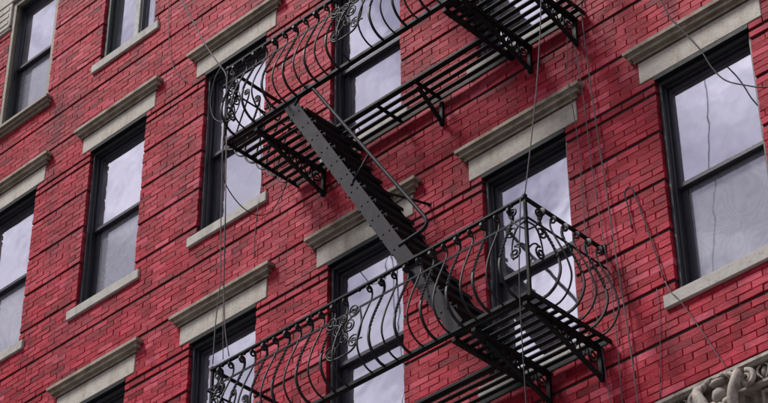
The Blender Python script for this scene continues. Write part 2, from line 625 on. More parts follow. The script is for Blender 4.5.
bricks = []
for ri, (z0, z1) in enumerate(rows):
    if z1 < BAND_TOP - 0.05 or z0 > 8.6: continue
    off = (ri % 2) * BL / 2 + random.uniform(-0.012, 0.012)
    zj = 0.0017
    for sx0, sx1, e0, e1 in free_spans(z0, z1):
        if sx1 - sx0 < 0.03: continue
        i0 = math.floor((sx0 - off) / BL)
        x = i0 * BL + off
        cutsx = []
        while x < sx1 + BL:
            if sx0 + 0.045 < x < sx1 - 0.045:
                cutsx.append(x + random.uniform(-0.007, 0.007))
            x += BL
        edges = [sx0] + cutsx + [sx1]
        for a, b_ in zip(edges, edges[1:]):
            left_edge, right_edge = (a == sx0), (b_ == sx1)
            deep = (left_edge and e0) or (right_edge and e1)
            xa = a + (0.0 if left_edge else JT / 2) + (random.uniform(-.004, .003) if left_edge and e0 else 0)
            xb = b_ - (0.0 if right_edge else JT / 2) + (random.uniform(-.003, .004) if right_edge and e1 else 0)
            bricks.append((xa, xb, z0 + zj, z1 - zj, deep))

# the bricks that show largest become parts of their own, the rest one part
def score(bk):
    xa, xb, za, zb, deep = bk
    if deep or xb - xa < 0.17: return 1e9
    u, v, k = to_px(((xa + xb) / 2, 0, (za + zb) / 2 + Z0))
    if not (8 < u < 760 and 8 < v < 395): return 1e9
    p = Vector(((xa + xb) / 2, 0, (za + zb) / 2 + Z0))
    for zl in (-2.09, -2.09 + H):           # behind a fire escape platform
        t = (zl + Z0 - CAM.z) / (p.z - CAM.z)
        q = CAM.lerp(p, t)
        if t < 1 and 4.35 < q.x < 7.8 and -0.95 < q.y < 0.02: return 1e9
    return k
order = sorted(range(len(bricks)), key=lambda i: score(bricks[i]))
single = set(i for i in order[:300] if score(bricks[i]) < 1e8)
rest = MB()
rv = []
variants = {}
for i, (xa, xb, za, zb, deep) in enumerate(bricks):
    y0 = random.uniform(-0.0035, 0.001)
    rnd = min(1, max(0, random.gauss(0.52, 0.24)))
    if i in single:
        hk = round(zb - za, 3)
        vi = (hk, random.randrange(14))
        if vi not in variants:
            w, hh = 0.196, zb - za
            vs, fs = brick_shape(-w / 2, w / 2, -hh / 2, hh / 2, 0.070, 0.0, 0.0012)
            me = bpy.data.meshes.new('brick')
            me.from_pydata(vs, [], fs)
            me.materials.append(M['brick'])
            a = me.attributes.new('rnd', 'FLOAT', 'POINT')
            a.data.foreach_set('value', [min(1, max(0, random.gauss(0.52, 0.24)))] * len(vs))
            variants[vi] = me
        o = bpy.data.objects.new('brick', variants[vi])
        o.location = ((xa + xb) / 2, y0, (za + zb) / 2 + Z0)
        o.scale.x = (xb - xa) / 0.196
        link(o, wall_o)
    else:
        vs, fs = brick_shape(xa, xb, za + Z0, zb + Z0, 0.105 if deep else 0.070, y0, 0.0014)
        rest.add(vs, fs)
        rv += [rnd] * len(vs)
ro = rest.build('bricks', 'brick', wall_o)
a = ro.data.attributes.new('rnd', 'FLOAT', 'POINT')
a.data.foreach_set('value', rv)
tag(ro, kind='stuff')
print('bricks', len(bricks), 'single', len(single))

# ------------------------------------------------------------------ lintels, cornices, sills
def cornice_mesh(hw, prof):
    mb = MB()
    P = []
    for o_, z in prof:
        P.append([(-(hw + o_), 0.03, z), (-(hw + o_), -o_, z), (hw + o_, -o_, z), (hw + o_, 0.03, z)])
    vs = [q for p in P for q in p]
    fs = []
    for i in range(len(P) - 1):
        for k in range(3):
            fs.append((i * 4 + k, i * 4 + k + 1, (i + 1) * 4 + k + 1, (i + 1) * 4 + k))
    n_ = len(P) - 1
    fs.append((n_ * 4, n_ * 4 + 1, n_ * 4 + 2, n_ * 4 + 3))
    fs.append((3, 2, 1, 0))
    return mb.add(vs, fs)
PROF = [(0.003, 0.216), (0.003, 0.238), (0.016, 0.238), (0.017, 0.226), (0.026, 0.226), (0.027, 0.240), (0.022, 0.244), (0.026, 0.262),
        (0.042, 0.272), (0.046, 0.260), (0.058, 0.260), (0.060, 0.279), (0.053, 0.283), (0.056, 0.298), (0.070, 0.310), (0.073, 0.303),
        (0.083, 0.303), (0.085, 0.334), (0.070, 0.340), (0.02, 0.352)]

protos = {}
def place(key, maker, c, r, parent, name):
    cx, cz = centre(c, r)
    if key not in protos:
        mb, mat = maker()
        mb.v = [(x + cx, y, z + cz + Z0) for x, y, z in mb.v]
        o = mb.build(name, mat, parent, origin=(cx, 0.0, cz + Z0))
        protos[key] = o
        return o
    return copy_to(protos[key], (cx, 0.0, cz + Z0), parent)

def mk_lintel():
    mb = MB()
    mb.box(-0.565, 0.565, -0.010, 0.30, 0.019, 0.2155, 0.004)
    return mb, 'frieze'
def mk_soffit_shade():
    return MB().box(-WO + 0.001, WO - 0.001, -0.007, 0.30, ZT, 0.0185), 'iron'  # added black slab, stands in for the shade under the lintel stone
def mk_cornice(): return cornice_mesh(0.567, PROF), 'cornice'
def mk_sill():
    mb = MB()
    mb.box(-0.534, 0.534, -0.030, 0.10, -2.063, -1.953, 0.006)
    mb.box(-WO + 0.001, WO - 0.001, 0.09, 0.30, -2.0, -1.945)
    return mb, 'sill'

def ring(mb, x0, x1, z0, z1, w, wt, wb, y0, y1, bev=0.004):
    mb.box(x0, x0 + w, y0, y1, z0, z1, bev)
    mb.box(x1 - w, x1, y0, y1, z0, z1, bev)
    mb.box(x0 + w - .002, x1 - w + .002, y0 + .001, y1 - .001, z1 - wt, z1 - .0005, bev)
    mb.box(x0 + w - .002, x1 - w + .002, y0 + .001, y1 - .001, z0 + .0005, z0 + wb, bev)
    return mb
DW = -0.060
def shift(t):
    mb, mat = t
    mb.v = [(x, y + DW, z) for x, y, z in mb.v]
    return mb, mat
def mk_frame():
    mb = MB()
    ring(mb, -WO + .004, WO - .004, ZB + .009, ZT - .001, 0.030, 0.036, 0.012, 0.095, 0.135)
    ring(mb, -WO + .010, WO - .010, ZB + .010, ZT - .010, 0.036, 0.044, 0.018, 0.132, 0.160)
    ring(mb, -WO + .006, WO - .006, ZB + .010, ZT - .004, 0.034, 0.042, 0.020, 0.158, 0.34, 0.0)
    return mb, 'frame'
XI = WO - 0.038
ZMID = -0.985
def mk_usash():
    return ring(MB(), -XI, XI, ZMID - .022, ZT - .042, 0.034, 0.042, 0.042, 0.166, 0.202), 'sash'
def mk_lsash():
    return ring(MB(), -XI, XI, ZB + .028, ZMID + .020, 0.056, 0.042, 0.070, 0.206, 0.242), 'sash'
def mk_upane():
    return MB().box(-XI + .032, XI - .032, 0.184, 0.189, ZMID + .018, ZT - .082), 'glass'
def mk_lpane():
    return MB().box(-XI + .054, XI - .054, 0.222, 0.227, ZB + .096, ZMID - .020), 'glass'
def mk_lpane_s():
    return MB().box(-XI + .054, XI - .054, 0.222, 0.227, ZB + .096, ZMID - .020), 'glass_screen'
def mk_room():
    # dim room behind a window: floor, ceiling, walls as an open box
    mb = MB()
    x0, x1, y0, y1, z0, z1 = -0.8, 0.8, 0.33, 1.6, -2.3, 0.35
    v = [(x, y, z) for x in (x0, x1) for y in (y0, y1) for z in (z0, z1)]
    mb.add(v, [(0, 1, 3, 2), (4, 6, 7, 5), (2, 3, 7, 6), (0, 2, 6, 4), (1, 5, 7, 3)])
    return mb, 'room'

SCREENED = {(1, 1), (0, 1), (5, 0), (0, 2)}
windows = {}
for c, r in GRID:
    special = (c, r) in ((0, 2), (1, 2))
    cx, cz = centre(c, r)
    if (c, r) != (0, 2):
        li = place('lintel', mk_lintel, c, r, bld, 'lintel')
        place('cornice', mk_cornice, c, r, li, 'cornice')
        place('soffit_shade', mk_soffit_shade, c, r, li, 'lintel_soffit_shade')
        place('sill', mk_sill, c, r, bld, 'sill')
    if (c, r) == (0, 2):
        # window with a tan casing, heavier moulded sill and stone imposts
        def mk_case():
            mb = MB()
            ring(mb, -WO - .01, WO + .01, ZB + .004, ZT + .01, 0.062, 0.06, 0.01, 0.004, 0.10)
            return mb, 'tan'
        w = place('casing', mk_case, c, r, bld, 'window')
        w['label'] = 'window with weathered tan casing'
        def mk_fr2():
            mb = MB()
            ring(mb, -WO + .053, WO - .053, ZB + .010, ZT - .04, 0.022, 0.03, 0.018, 0.11, 0.160)
            ring(mb, -WO + .006, WO - .006, ZB + .010, ZT - .004, 0.056, 0.058, 0.020, 0.158, 0.34, 0.0)
            return mb, 'green'
        place('frame2', (lambda: shift(mk_fr2())), c, r, w, 'frame')
        def mk_sill2():
            mb = MB()
            mb.box(-0.535, 0.535, -0.085, 0.10, -2.000, -1.955, 0.006)
            mb.box(-0.520, 0.520, -0.060, 0.10, -2.035, -2.002, 0.004)
            mb.box(-0.505, 0.505, -0.030, 0.10, -2.070, -2.037, 0.004)
            mb.box(-WO + .001, WO - .001, .09, .30, -2.0, -1.945)
            return mb, 'tan'
        place('sill2', mk_sill2, c, r, bld, 'sill')
        def mk_imp():
            mb = MB()
            for s_ in (-1, 1):
                a0, a1 = sorted((s_ * (WO + .012), s_ * 0.86))
                mb.box(a0, a1, -0.022, 0.06, -0.41, 0.01, 0.008)
                mb.box(a0, a1 , -0.034, 0.06, -0.375, -0.335, 0.006)
                for q in range(3):
                    mb.box(a0 + .03, a1 - .03, -0.030, 0.02, -0.30 + q * .1, -0.23 + q * .1, 0.012)
            mb.box(-0.90, 0.90, -0.03, 0.30, 0.012, 0.28, 0.008)
            return mb, 'frieze'
        place('impost', mk_imp, c, r, bld, 'lintel')
    elif (c, r) == (1, 2):
        def mk_case3():
            mb = MB()
            ring(mb, -WO + .002, WO - .002, ZB + .009, ZT - .001, 0.055, 0.05, 0.012, 0.095, 0.150)
            ring(mb, -WO + .006, WO - .006, ZB + .010, ZT - .004, 0.080, 0.058, 0.020, 0.148, 0.30, 0.0)
            return mb, 'green'
        w = place('frame3', (lambda: shift(mk_case3())), c, r, bld, 'window')
        w['label'] = 'casement window with a peeling grey centre post'
        MB().box(cx + .02, cx + .105, 0.060, 0.155, cz + ZB + .029 + Z0, cz + ZT - .06 + Z0, .006).build('centre_post', 'peeling', w)
        MB().box(cx + .106, cx + .128, 0.080, 0.155, cz + ZB + .029 + Z0, cz + ZT - .06 + Z0, .003).build('post_edge', 'green', w)
        for xa, xb in ((-0.352, 0.019), (0.129, 0.352)):
            MB().box(cx + xa, cx + xb, 0.126, 0.131, cz + ZB + .03 + Z0, cz + ZT - .062 + Z0).build('pane', 'glass', w)
    else:
        w = place('frame', (lambda: shift(mk_frame())), c, r, bld, 'window')
    if (c, r) != (1, 2):
        us = place('usash', (lambda: shift(mk_usash())), c, r, w, 'upper_sash')
        ls = place('lsash', (lambda: shift(mk_lsash())), c, r, w, 'lower_sash')
        place('upane', (lambda: shift(mk_upane())), c, r, w, 'upper_pane')
        if (c, r) in SCREENED: place('lpanes', (lambda: shift(mk_lpane_s())), c, r, w, 'lower_pane')
        else: place('lpane', (lambda: shift(mk_lpane())), c, r, w, 'lower_pane')
    place('room', mk_room, c, r, bld, 'room')
    windows[c, r] = w

# ------------------------------------------------------------------ ornamental terracotta band
band = empty('ornamental_band', (9.5, -0.05, BAND_TOP - 0.3 + Z0), bld)
band['label'] = 'cream terracotta band with egg moulding, scrolled bracket and carved panels'
def extrude(prof, x0, x1):
    n_ = len(prof)
    vs = [(x0, y, z + Z0) for y, z in prof] + [(x1, y, z + Z0) for y, z in prof]
    fs = [(i, (i + 1) % n_, n_ + (i + 1) % n_, n_ + i) for i in range(n_)]
    fs += [tuple(range(n_ - 1, -1, -1)), tuple(range(n_, 2 * n_))]
    return MB().add(vs, fs)
T = BAND_TOP
xb = BX0
while xb < BX1 - .01:                        # moulding in cast lengths with open joints
    xe = min(xb + 0.62, BX1)
    extrude([(0.049, T), (-0.085, T - .008), (-0.095, T - .012), (-0.095, T - .036), (-0.075, T - .040), (-0.075, T - .052), (0.049, T - .052)], xb + .002, xe - .002).build('moulding', 'terracotta', band)
    extrude([(0.049, T - .172), (-0.040, T - .172), (-0.060, T - .180), (-0.060, T - .200), (-0.036, T - .206), (0.049, T - .206)], xb + .002, xe - .002).build('moulding', 'terracotta', band)
    xb = xe
extrude([(0.074, T - .053), (0.020, T - .053), (0.020, T - .171), (0.074, T - .171)], BX0, BX1).build('egg_bed', 'terracotta', band)
extrude([(0.074, T - .207), (0.030, T - .207), (0.030, T - .95), (0.074, T - .95)], BX0, BX1).build('panel_ground', 'terracotta', band)
egg = None
x = 7.4
while x < 10.2:
    if abs(x - 8.66) > 0.19:
        if egg is None:
            mb = MB()
            mb.ball((x, -0.018, T - .114 + Z0), 0.05, 10, 7, (0.56, 0.85, 0.92))
            for s_ in (-1, 1):
                mb.tube(smooth_path([(x + s_ * .018, -.045, T - .060 + Z0), (x + s_ * .043, -.050, T - .085 + Z0), (x + s_ * .042, -.05, T - .125 + Z0), (x + s_ * .012, -.045, T - .166 + Z0)], 4), [.006 + .004 * math.sin(i / 12 * 3.14) for i in range(13)], 6)
            mb.tube([(x + .056, -.03, T - .06 + Z0), (x + .056, -.045, T - .11 + Z0), (x + .056, -.03, T - .165 + Z0)], [.004, .009, .003], 6)
            egg = mb.build('egg', 'terracotta', band, origin=(x, 0, T + Z0))
        else:
            copy_to(egg, (x, 0, T + Z0), band)
    x += 0.112

def spiral(cx, cz, r0, r1, turns, a0, y=0.0, sgn=1, n_=26):
    pts = []
    for i in range(n_ + 1):
        t = i / n_
        a = a0 + sgn * t * turns * 2 * math.pi
        r = r0 + (r1 - r0) * t
        pts.append((cx + r * math.cos(a), y, cz + r * math.sin(a)))
    return pts
def swell(n_, r, e=0.45):
    return [r * (e + (1 - e) * math.sin(math.pi * i / (n_ - 1)) ** .6) for i in range(n_)]
# scrolled bracket with a fruit and mask cluster
BXC = 8.66
mb = MB()
mb.box(BXC - .115, BXC + .115, -.02, .06, T - .62 + Z0, T - .054 + Z0, .012)
for s_ in (-1, 1):
    p = smooth_path([(BXC + s_ * .14, -.10, T - .07 + Z0), (BXC + s_ * .165, -.15, T - .13 + Z0), (BXC + s_ * .12, -.155, T - .24 + Z0),
                     (BXC + s_ * .10, -.13, T - .34 + Z0), (BXC + s_ * .125, -.10, T - .45 + Z0), (BXC + s_ * .11, -.07, T - .58 + Z0)], 5)
    mb.tube(p, swell(len(p), .040, .6), 8)
    p = spiral(BXC + s_ * .205, T - .15 + Z0, .062, .010, 1.6, math.pi / 2 if s_ > 0 else math.pi / 2, -.10, -s_)
    mb.tube(p, [.022 - .012 * i / len(p) for i in range(len(p))], 7)
    p = spiral(BXC + s_ * .055, T - .44 + Z0, .05, .010, 1.5, 0 if s_ < 0 else math.pi, -.11, s_)
    mb.tube(p, [.02 - .01 * i / len(p) for i in range(len(p))], 7)
    for q in range(4):
        mb.tube(smooth_path([(BXC + s_ * .03, -.10, T - .085 + Z0), (BXC + s_ * (.05 + .03 * q), -.15, T - .07 - .012 * q + Z0), (BXC + s_ * (.07 + .035 * q), -.14, T - .11 - .02 * q + Z0)], 4), swell(9, .016, .3), 6)
br = mb.build('bracket', 'terracotta', band)
mb = MB()
for dx, dz, r in ((0, -.21, .058), (-.055, -.28, .045), (.055, -.285, .043), (0, -.31, .05), (-.045, -.355, .036), (.045, -.36, .038), (0, -.40, .034)):
    mb.ball((BXC + dx, -.125, T + dz + Z0), r, 9, 6)
mb.ball((BXC, -.13, T - .11 + Z0), .045, 9, 6, (1.5, 1, .6))
mb.build('fruit_cluster', 'terracotta', br)
# carved panels either side
for px in (9.18, 8.12):
    mb = MB()
    ring(mb, px - .27, px + .27, T - .62 + Z0, T - .225 + Z0, .022, .022, .022, -.020, .031, .005)
    for s_ in (-1, 1):
        p = spiral(px + s_ * .11, T - .40 + Z0, .10, .014, 1.9, math.pi / 2, .008, s_, 34)
        mb.tube(p, [.024 - .012 * i / len(p) for i in range(len(p))], 7)
        p = spiral(px + s_ * .19, T - .53 + Z0, .055, .010, 1.5, -math.pi / 2, .012, -s_)
        mb.tube(p, [.018 - .008 * i / len(p) for i in range(len(p))], 6)
        for q in range(5):
            a = math.radians(200 + q * 35) if s_ < 0 else math.radians(-20 - q * 35)
            cx_, cz_ = px + s_ * .11 + .125 * math.cos(a), T - .40 + Z0 + .125 * math.sin(a)
            mb.ball((cx_, .0, cz_), .030, 7, 5, (1, 1.4, 1))
    for q in range(7):
        a = q / 7 * 2 * math.pi
        mb.ball((px + .035 * math.cos(a), -.0, T - .34 + Z0 + .035 * math.sin(a)), .022, 7, 5)
    mb.ball((px, -.01, T - .34 + Z0), .02, 7, 5)
    mb.build('carved_panel', 'terracotta', band)

# ------------------------------------------------------------------ fire escape
fe = empty('fire_escape', (6.07, -0.02, Z0 - 2.09))
tag(fe, 'black iron fire escape with bowed scroll railings and a steep stair', 'fire escape')
XL, XR, YF, ZF = 4.42, 7.72, -0.885, -2.09
XS, XE = 5.22, 6.96                 # stairwell opening
RAILH = 0.806

def make_platform(zf):
    z = zf + Z0
    pf = empty('platform', ((XL + XR) / 2, YF / 2, z), fe)
    th = 0.010
    SW = 0.040
    for i in range(10):
        y = -0.075 - i * 0.0825
        segs = [(XL + .012, XR - .012)] if i < 4 else [(XL + .012, XS), (XE, XR - .012)]
        for a, b_ in segs:
            # flat bar, very slightly bowed between its bearers
            n_ = max(2, int((b_ - a) / 0.4))
            mb = MB()
            dz = [random.uniform(-.0025, .0015) for _ in range(n_ + 1)]
            for q in range(n_):
                x0_, x1_ = a + (b_ - a) * q / n_, a + (b_ - a) * (q + 1) / n_
                vs = []
                for xx, d in ((x0_, dz[q]), (x1_, dz[q + 1])):
                    vs += [(xx, y - SW / 2, z - th + d), (xx, y + SW / 2, z - th + d), (xx, y + SW / 2, z + d), (xx, y - SW / 2, z + d)]
                fs = [(0, 4, 5, 1), (1, 5, 6, 2), (2, 6, 7, 3), (3, 7, 4, 0)]
                if q == 0: fs.append((0, 1, 2, 3))
                if q == n_ - 1: fs.append((7, 6, 5, 4))
                mb.add(vs, fs)
            mb.build('slat', 'iron', pf)
    mb = MB()
    mb.box(XL, XR, YF - .006, YF + .006, z - .018, z + .013, .002)          # front edge bar
    mb.box(XL, XR, YF + .007, YF + .036, z - .022, z - .0125, .002)
    for xx in (XL, XR):
        s_ = 1 if xx == XL else -1
        a0, a1 = sorted((xx, xx + s_ * .012))
        mb.box(a0, a1, YF + .008, -.0, z - .030, z + .013, .002)
    mb.box(XS - .012, XE + .012, -.3585, -.3495, z - .016, z + .012, .002)    # edge of the stairwell
    mb.box(XL + .013, XR - .013, -.0385, -.0285, z - .04, z + .004, .002)
    mb.build('frame', 'iron', pf)
    for xx in (4.76, XS + .006, XE - .006, 7.14, 7.62):                      # bearers under the slats
        MB().box(xx - .022, xx + .022, YF + .05, -.002, z - .052, z - .0135, .003).build('bearer', 'iron', pf)
    for xx in (5.72, 6.17):
        MB().box(xx - .017, xx + .017, -.346, -.041, z - .03, z - .0135, .003).build('bearer', 'iron', pf)
    for xx, far in ((4.76, -.70), (7.14, -.70), (7.62, -.70), (6.17, -.31)):
        mb = MB()
        foot = -.275
        mb.box(xx - .018, xx + .018, -.030, -.004, z + foot - .03, z - .056, .003)
        p0, p1 = (xx, -.020, z + foot), (xx, far, z - .056)
        mb.tube([p0, p1], .015, square=True)
        if far < -.5:
            # lattice between bearer and strut
            k = 6
            prev = None
            for q in range(1, k + 1):
                t = q / (k + 1)
                lo = (xx, -.02 + (far + .02) * t, z + foot + (-.056 - foot) * t)
                hi_t = (q + .5) / (k + 1)
                hi = (xx, -.02 + (far + .02) * hi_t, z - .054)
                mb.tube([lo, hi], .007, 5)
                if prev: mb.tube([prev, lo], .007, 5)
                prev = hi
            p = spiral(0, 0, .055, .012, 1.4, math.pi, 0, 1)
            mb.tube([(xx, -.10 + a_, z - .13 + c_) for a_, _, c_ in p], .007, 5)
        mb.ball((xx, -.028, z + foot - .01), .020, 8, 5)
        mb.build('bracket', 'iron', pf)
    return pf

def bal_path():
    ctrl = [(0, .0), (.055, .012), (.115, .055), (.155, .125), (.165, .195), (.150, .28), (.115, .39), (.07, .50), (.028, .60), (.006, .66), (.0, .70)]
    pts = [(0, -o_, z) for o_, z in ctrl]
    p = smooth_path(pts, 4)
    # scroll under the hand rail, curling outwards
    cx_, cz_ = .032, .722
    for i in range(1, 19):
        t = i / 18
        a = math.pi - t * 1.55 * 2 * math.pi
        r = .032 - .020 * t
        p.append(Vector((0, -(cx_ + r * math.cos(a)), cz_ + r * math.sin(a))))
    return p
BP = bal_path()
BALS = {}
def baluster(kind, loc, rz, parent):
    if kind not in BALS:
        mb = MB()
        if kind == 'twisted':
            tw = []
            acc = 0
            P2, tw = [], []
            # resample the straight length finely for the twist
            for i in range(len(BP)):
                P2.append(BP[i])
                if i + 1 < len(BP) and .27 < BP[i].z < .64 and i < 42:
                    for q in (.25, .5, .75):
                        P2.append(BP[i].lerp(BP[i + 1], q))
            for i, p in enumerate(P2):
                if i and .27 < p.z < .64 and i < len(P2) - 22: acc += (P2[i] - P2[i - 1]).length * 42
                tw.append(acc)
            mb.tube(P2, .0088, square=True, twist=tw)
        else:
            mb.tube(BP, .0078, 7)
        me = mb.mesh('baluster', M['bar'], (0, 0, 0))
        BALS[kind] = me
    o = bpy.data.objects.new('baluster', BALS[kind])
    o.location = loc
    o.rotation_euler.z = rz
    link(o, parent)
    return o

def make_railing(zf):
    z = zf + Z0
    rl = empty('railing', ((XL + XR) / 2, YF, z), fe)
    zt = z + RAILH
    yr = YF - .004
    # hand rails: flat bar with a rounded lower edge
    mb = MB()
    mb.box(XL - .012, XR + .002, yr - .019, yr + .013, zt - .014, zt + .010, .004)
    mb.build('hand_rail', 'iron', rl)
    for xx in (XL, XR - .012):
        MB().box(xx - .012, xx + .018, yr + .0145, -.002, zt - .0135, zt + .0095, .004).build('hand_rail', 'iron', rl)
        mb = MB().box(xx - .028, xx + .034, -.012, -.0045, zt - .04, zt + .036, .003)
        mb.ball((xx + .003, -.014, zt + .024), .008, 6, 4).ball((xx + .003, -.014, zt - .028), .008, 6, 4)
        mb.build('wall_plate', 'iron', rl)
    zm = z + .612
    MB().box(XL - .02, XR + .02, yr - .030, yr - .022, zm - .010, zm + .010, .002).build('mid_rail', 'worn', rl)
    for xx in (XL - .024, XR + .018):
        MB().box(xx - .004, xx + .004, yr - .02, -.003, zm - .010, zm + .010, .002).build('mid_rail', 'worn', rl)
    for xx in (XL + .006, XR - .006):
        mb = MB().tube([(xx, yr, z - .04), (xx, yr, zt)], .012, square=True)
        mb.ball((xx, yr, zt + .012), .020, 8, 5)
        mb.build('corner_post', 'iron', rl)
    n_ = 26
    for i in range(1, n_):
        x = XL + (XR - XL) * i / n_
        if i in (13,) : continue
        baluster('twisted' if i % 2 else 'plain', (x, YF, z), random.uniform(-.04, .04), rl)
        mb = None
    for xx, rz in ((XL, -math.pi / 2), (XR, math.pi / 2)):
        for i in range(6):
            y = -.755 + i * .130
            baluster('plain' if i % 2 else 'twisted', (xx, y, z), rz + random.uniform(-.04, .04), rl)
    for i in range(1, n_, 2):
        x = XL + (XR - XL) * i / n_
        MB().ball((x, yr - .004, zt - .018), .014, 7, 4).build('rail_knob', 'iron', rl)
    # scroll panel at the middle of the front
    def scroll_panel(xc, yy, zc):
        mb = MB()
        sets = [(-.12, .13, .060, math.pi, 1), (.11, .15, .062, 0, -1), (-.055, .035, .055, math.pi / 2, 1), (.06, .03, .055, math.pi / 2, -1),
                (-.13, -.13, .062, math.pi, -1), (.10, -.12, .058, 0, 1), (0, -.06, .05, -math.pi / 2, 1), (.0, .11, .045, -math.pi / 2, -1)]
        for dx, dz, r, a0, sg in sets:
            p = spiral(xc + dx, zc + dz, r, .012, 1.7, a0, yy, sg)
            mb.tube(p, .0066, 6)
        for s_ in (-1, 1):
            mb.tube(smooth_path([(xc + s_ * .18, yy, zc + .13), (xc + s_ * .05, yy, zc + .08), (xc, yy, zc), (xc - s_ * .06, yy, zc - .10), (xc - s_ * .19, yy, zc - .13)], 5), .0066, 6)
        mb.tube(smooth_path([(xc + .17, yy, zc + .15), (xc + .185, yy, zc), (xc + .12, yy, zc - .17), (xc, yy, zc - .205), (xc - .14, yy, zc - .19), (xc - .19, yy, zc - .12)], 5), .008, 6)
        return mb
    scroll_panel((XL + XR) / 2 - .10, YF - .075, z + .42).build('scrollwork', 'bar', rl)
    # paired scrolls at each corner
    for xx, sx in ((XL, 1), (XR, -1)):
        for side in (0, 1):
            mb = MB()
            def tr(q):
                u, _, w = q
                k_ = min(1.0, u / .05)
                if side == 0: return (xx + sx * u, YF - .004 - .026 * k_, z + w)
                return (xx + sx * .006 - sx * .032 * k_, YF + u, z + w)
            for u, w, r, a0, sg in ((.10, .70, .044, -math.pi / 2, 1), (.12, .545, .056, math.pi / 2, -1), (.10, .35, .056, math.pi / 2, 1)):
                p = [tr(q) for q in spiral(u, w, r, .010, 1.6, a0, 0, sg, 22)]
                mb.tube(p, .008, 6)
            mb.tube([tr(q) for q in smooth_path([(.0, 0, .52), (.05, 0, .56), (.10, 0, .62), (.13, 0, .68), (.10, 0, .74)], 4)], .007, 6)
            mb.tube([tr(q) for q in smooth_path([(.0, 0, .36), (.04, 0, .41), (.10, 0, .406)], 4)], .007, 6)
            mb.tube([tr(q) for q in smooth_path([(.0, 0, .60), (.06, 0, .56), (.10, 0, .50), (.125, 0, .40), (.115, 0, .30)], 4)], .007, 6)
            mb.build('corner_scrolls', 'bar', rl)
    return rl

def make_stair(zf_bot):
    zb = zf_bot + Z0
    x0, z0, x1, z1 = 5.185, zb + H + .02, 7.02, zb + .03
    st = empty('stair', (x1, -.62, zb), fe)
    d = Vector((x1 - x0, 0, z1 - z0)).normalized()
    nrm = Vector((-d.z, 0, d.x))           # up and to the right, across the stringer
    W = .062
    YO, YI = -.868, -.415
    for y, mat in ((YO, 'worn'), (YI, 'iron')):
        mb = MB()
        a, b_ = Vector((x0, y, z0)), Vector((x1, y, z1))
        vs = []
        for p, e in ((a, 0), (b_, 1)):
            for s_ in (-1, 1):
                for yy in (-.005, .005):
                    q = p + nrm * W * s_
                    vs.append((q.x, y + yy, q.z))
        # cut the ends level
        fs = [(0, 2, 6, 4), (1, 5, 7, 3), (0, 4, 5, 1), (2, 3, 7, 6), (0, 1, 3, 2), (4, 6, 7, 5)]
        mb.add(vs, fs)
        # inner angle flange
        yf = y + (.024 if y == YO else -.024)
        for s_ in (-1,):
            pa, pb = a + nrm * W * s_, b_ + nrm * W * s_
            mb.tube([(pa.x, (y + yf) / 2, pa.z), (pb.x, (y + yf) / 2, pb.z)], .010, square=True)
        mb.build('stringer', mat, st)
    N = 15
    for i in range(1, N + 1):
        t = i / (N + 1)
        p = Vector((x0, 0, z0)).lerp(Vector((x1, 0, z1)), t)
        mb = MB()
        wd = .150
        # two bars with a slot, and a nosing turned down at the front
        xa = p.x - .065
        mb.box(xa, xa + .080, YO + .007, YI - .007, p.z - .006, p.z + .004, .001)
        mb.box(xa + .092, xa + .092 + .075, YO + .007, YI - .007, p.z - .006, p.z + .004, .001)
        mb.box(xa + .168, xa + .175, YO + .007, YI - .007, p.z - .030, p.z + .004, .001)
        for k in range(4):
            yy = YO + .05 + k * .115
            mb.box(xa + .078, xa + .094, yy, yy + .02, p.z - .005, p.z + .003)
        mb.box(xa, xa + .14, YO + .007, YO + .012, p.z - .035, p.z - .007)
        mb.box(xa, xa + .14, YI - .012, YI - .007, p.z - .035, p.z - .007)
        mb.build('tread', 'iron', st)
        mb = MB()
        for o_ in (-.030, .030):
            q = p + nrm * o_ + d * (.012 if o_ > 0 else -.012)
            mb.ball((q.x, YO - .006, q.z), .0085, 7, 4, (1, .7, 1))
        # angle cleat showing past the stringer edges
        for s_ in (-1, 1):
            q = p + nrm * (W + .006) * s_
            mb.box(q.x - .010, q.x + .012, YO - .004, YO + .012, q.z - .008, q.z + .008, .002)
        mb.build('bolts', 'iron', st)
    # hand rails, bent back to the stringer at both ends
    zz = lambda v: zb + 2.09 + v
    MB().tube([(5.90, YI + .004, zz(-.03)), (6.0, -.004, zz(.015))], .011, 8).ball((6.0, -.006, zz(.015)), .022, 8, 5, (1, .4, 1)).build('tie_rod', 'iron', st)
    for y, mat in ((YO, 'worn'),):
        ctrl = [(5.28, .965), (5.33, 1.03), (5.40, 1.085), (5.455, 1.075), (5.52, .985)]
        p = smooth_path([(x, y, zz(v)) for x, v in ctrl], 5)
        p += smooth_path([(x, y, zz(v)) for x, v in [(6.00, .215), (6.553, -.662)]], 4)
        p += smooth_path([(x, y, zz(v)) for x, v in [(6.60, -.735), (6.70, -.895), (6.745, -.98), (6.735, -1.03), (6.69, -1.05), (6.62, -1.058), (6.462, -1.075)]], 5)
        mb = MB().tube(p, .0155, 9)
        mb.tube([(5.963, y - .004 if y == YO else y, zz(-.225)), (6.150, y, zz(-.020))], .011, 8)
        mb.ball((5.963, y - .006, zz(-.225)), .02, 8, 5, (1, .5, 1))
        mb.build('hand_rail', mat, st)
    return st

pl = make_platform(ZF)
make_platform(ZF + H)
make_platform(ZF + 2 * H)
make_railing(ZF)
make_railing(ZF + H)
s1 = make_stair(ZF)
copy_tree(s1, (0, 0, H), fe)

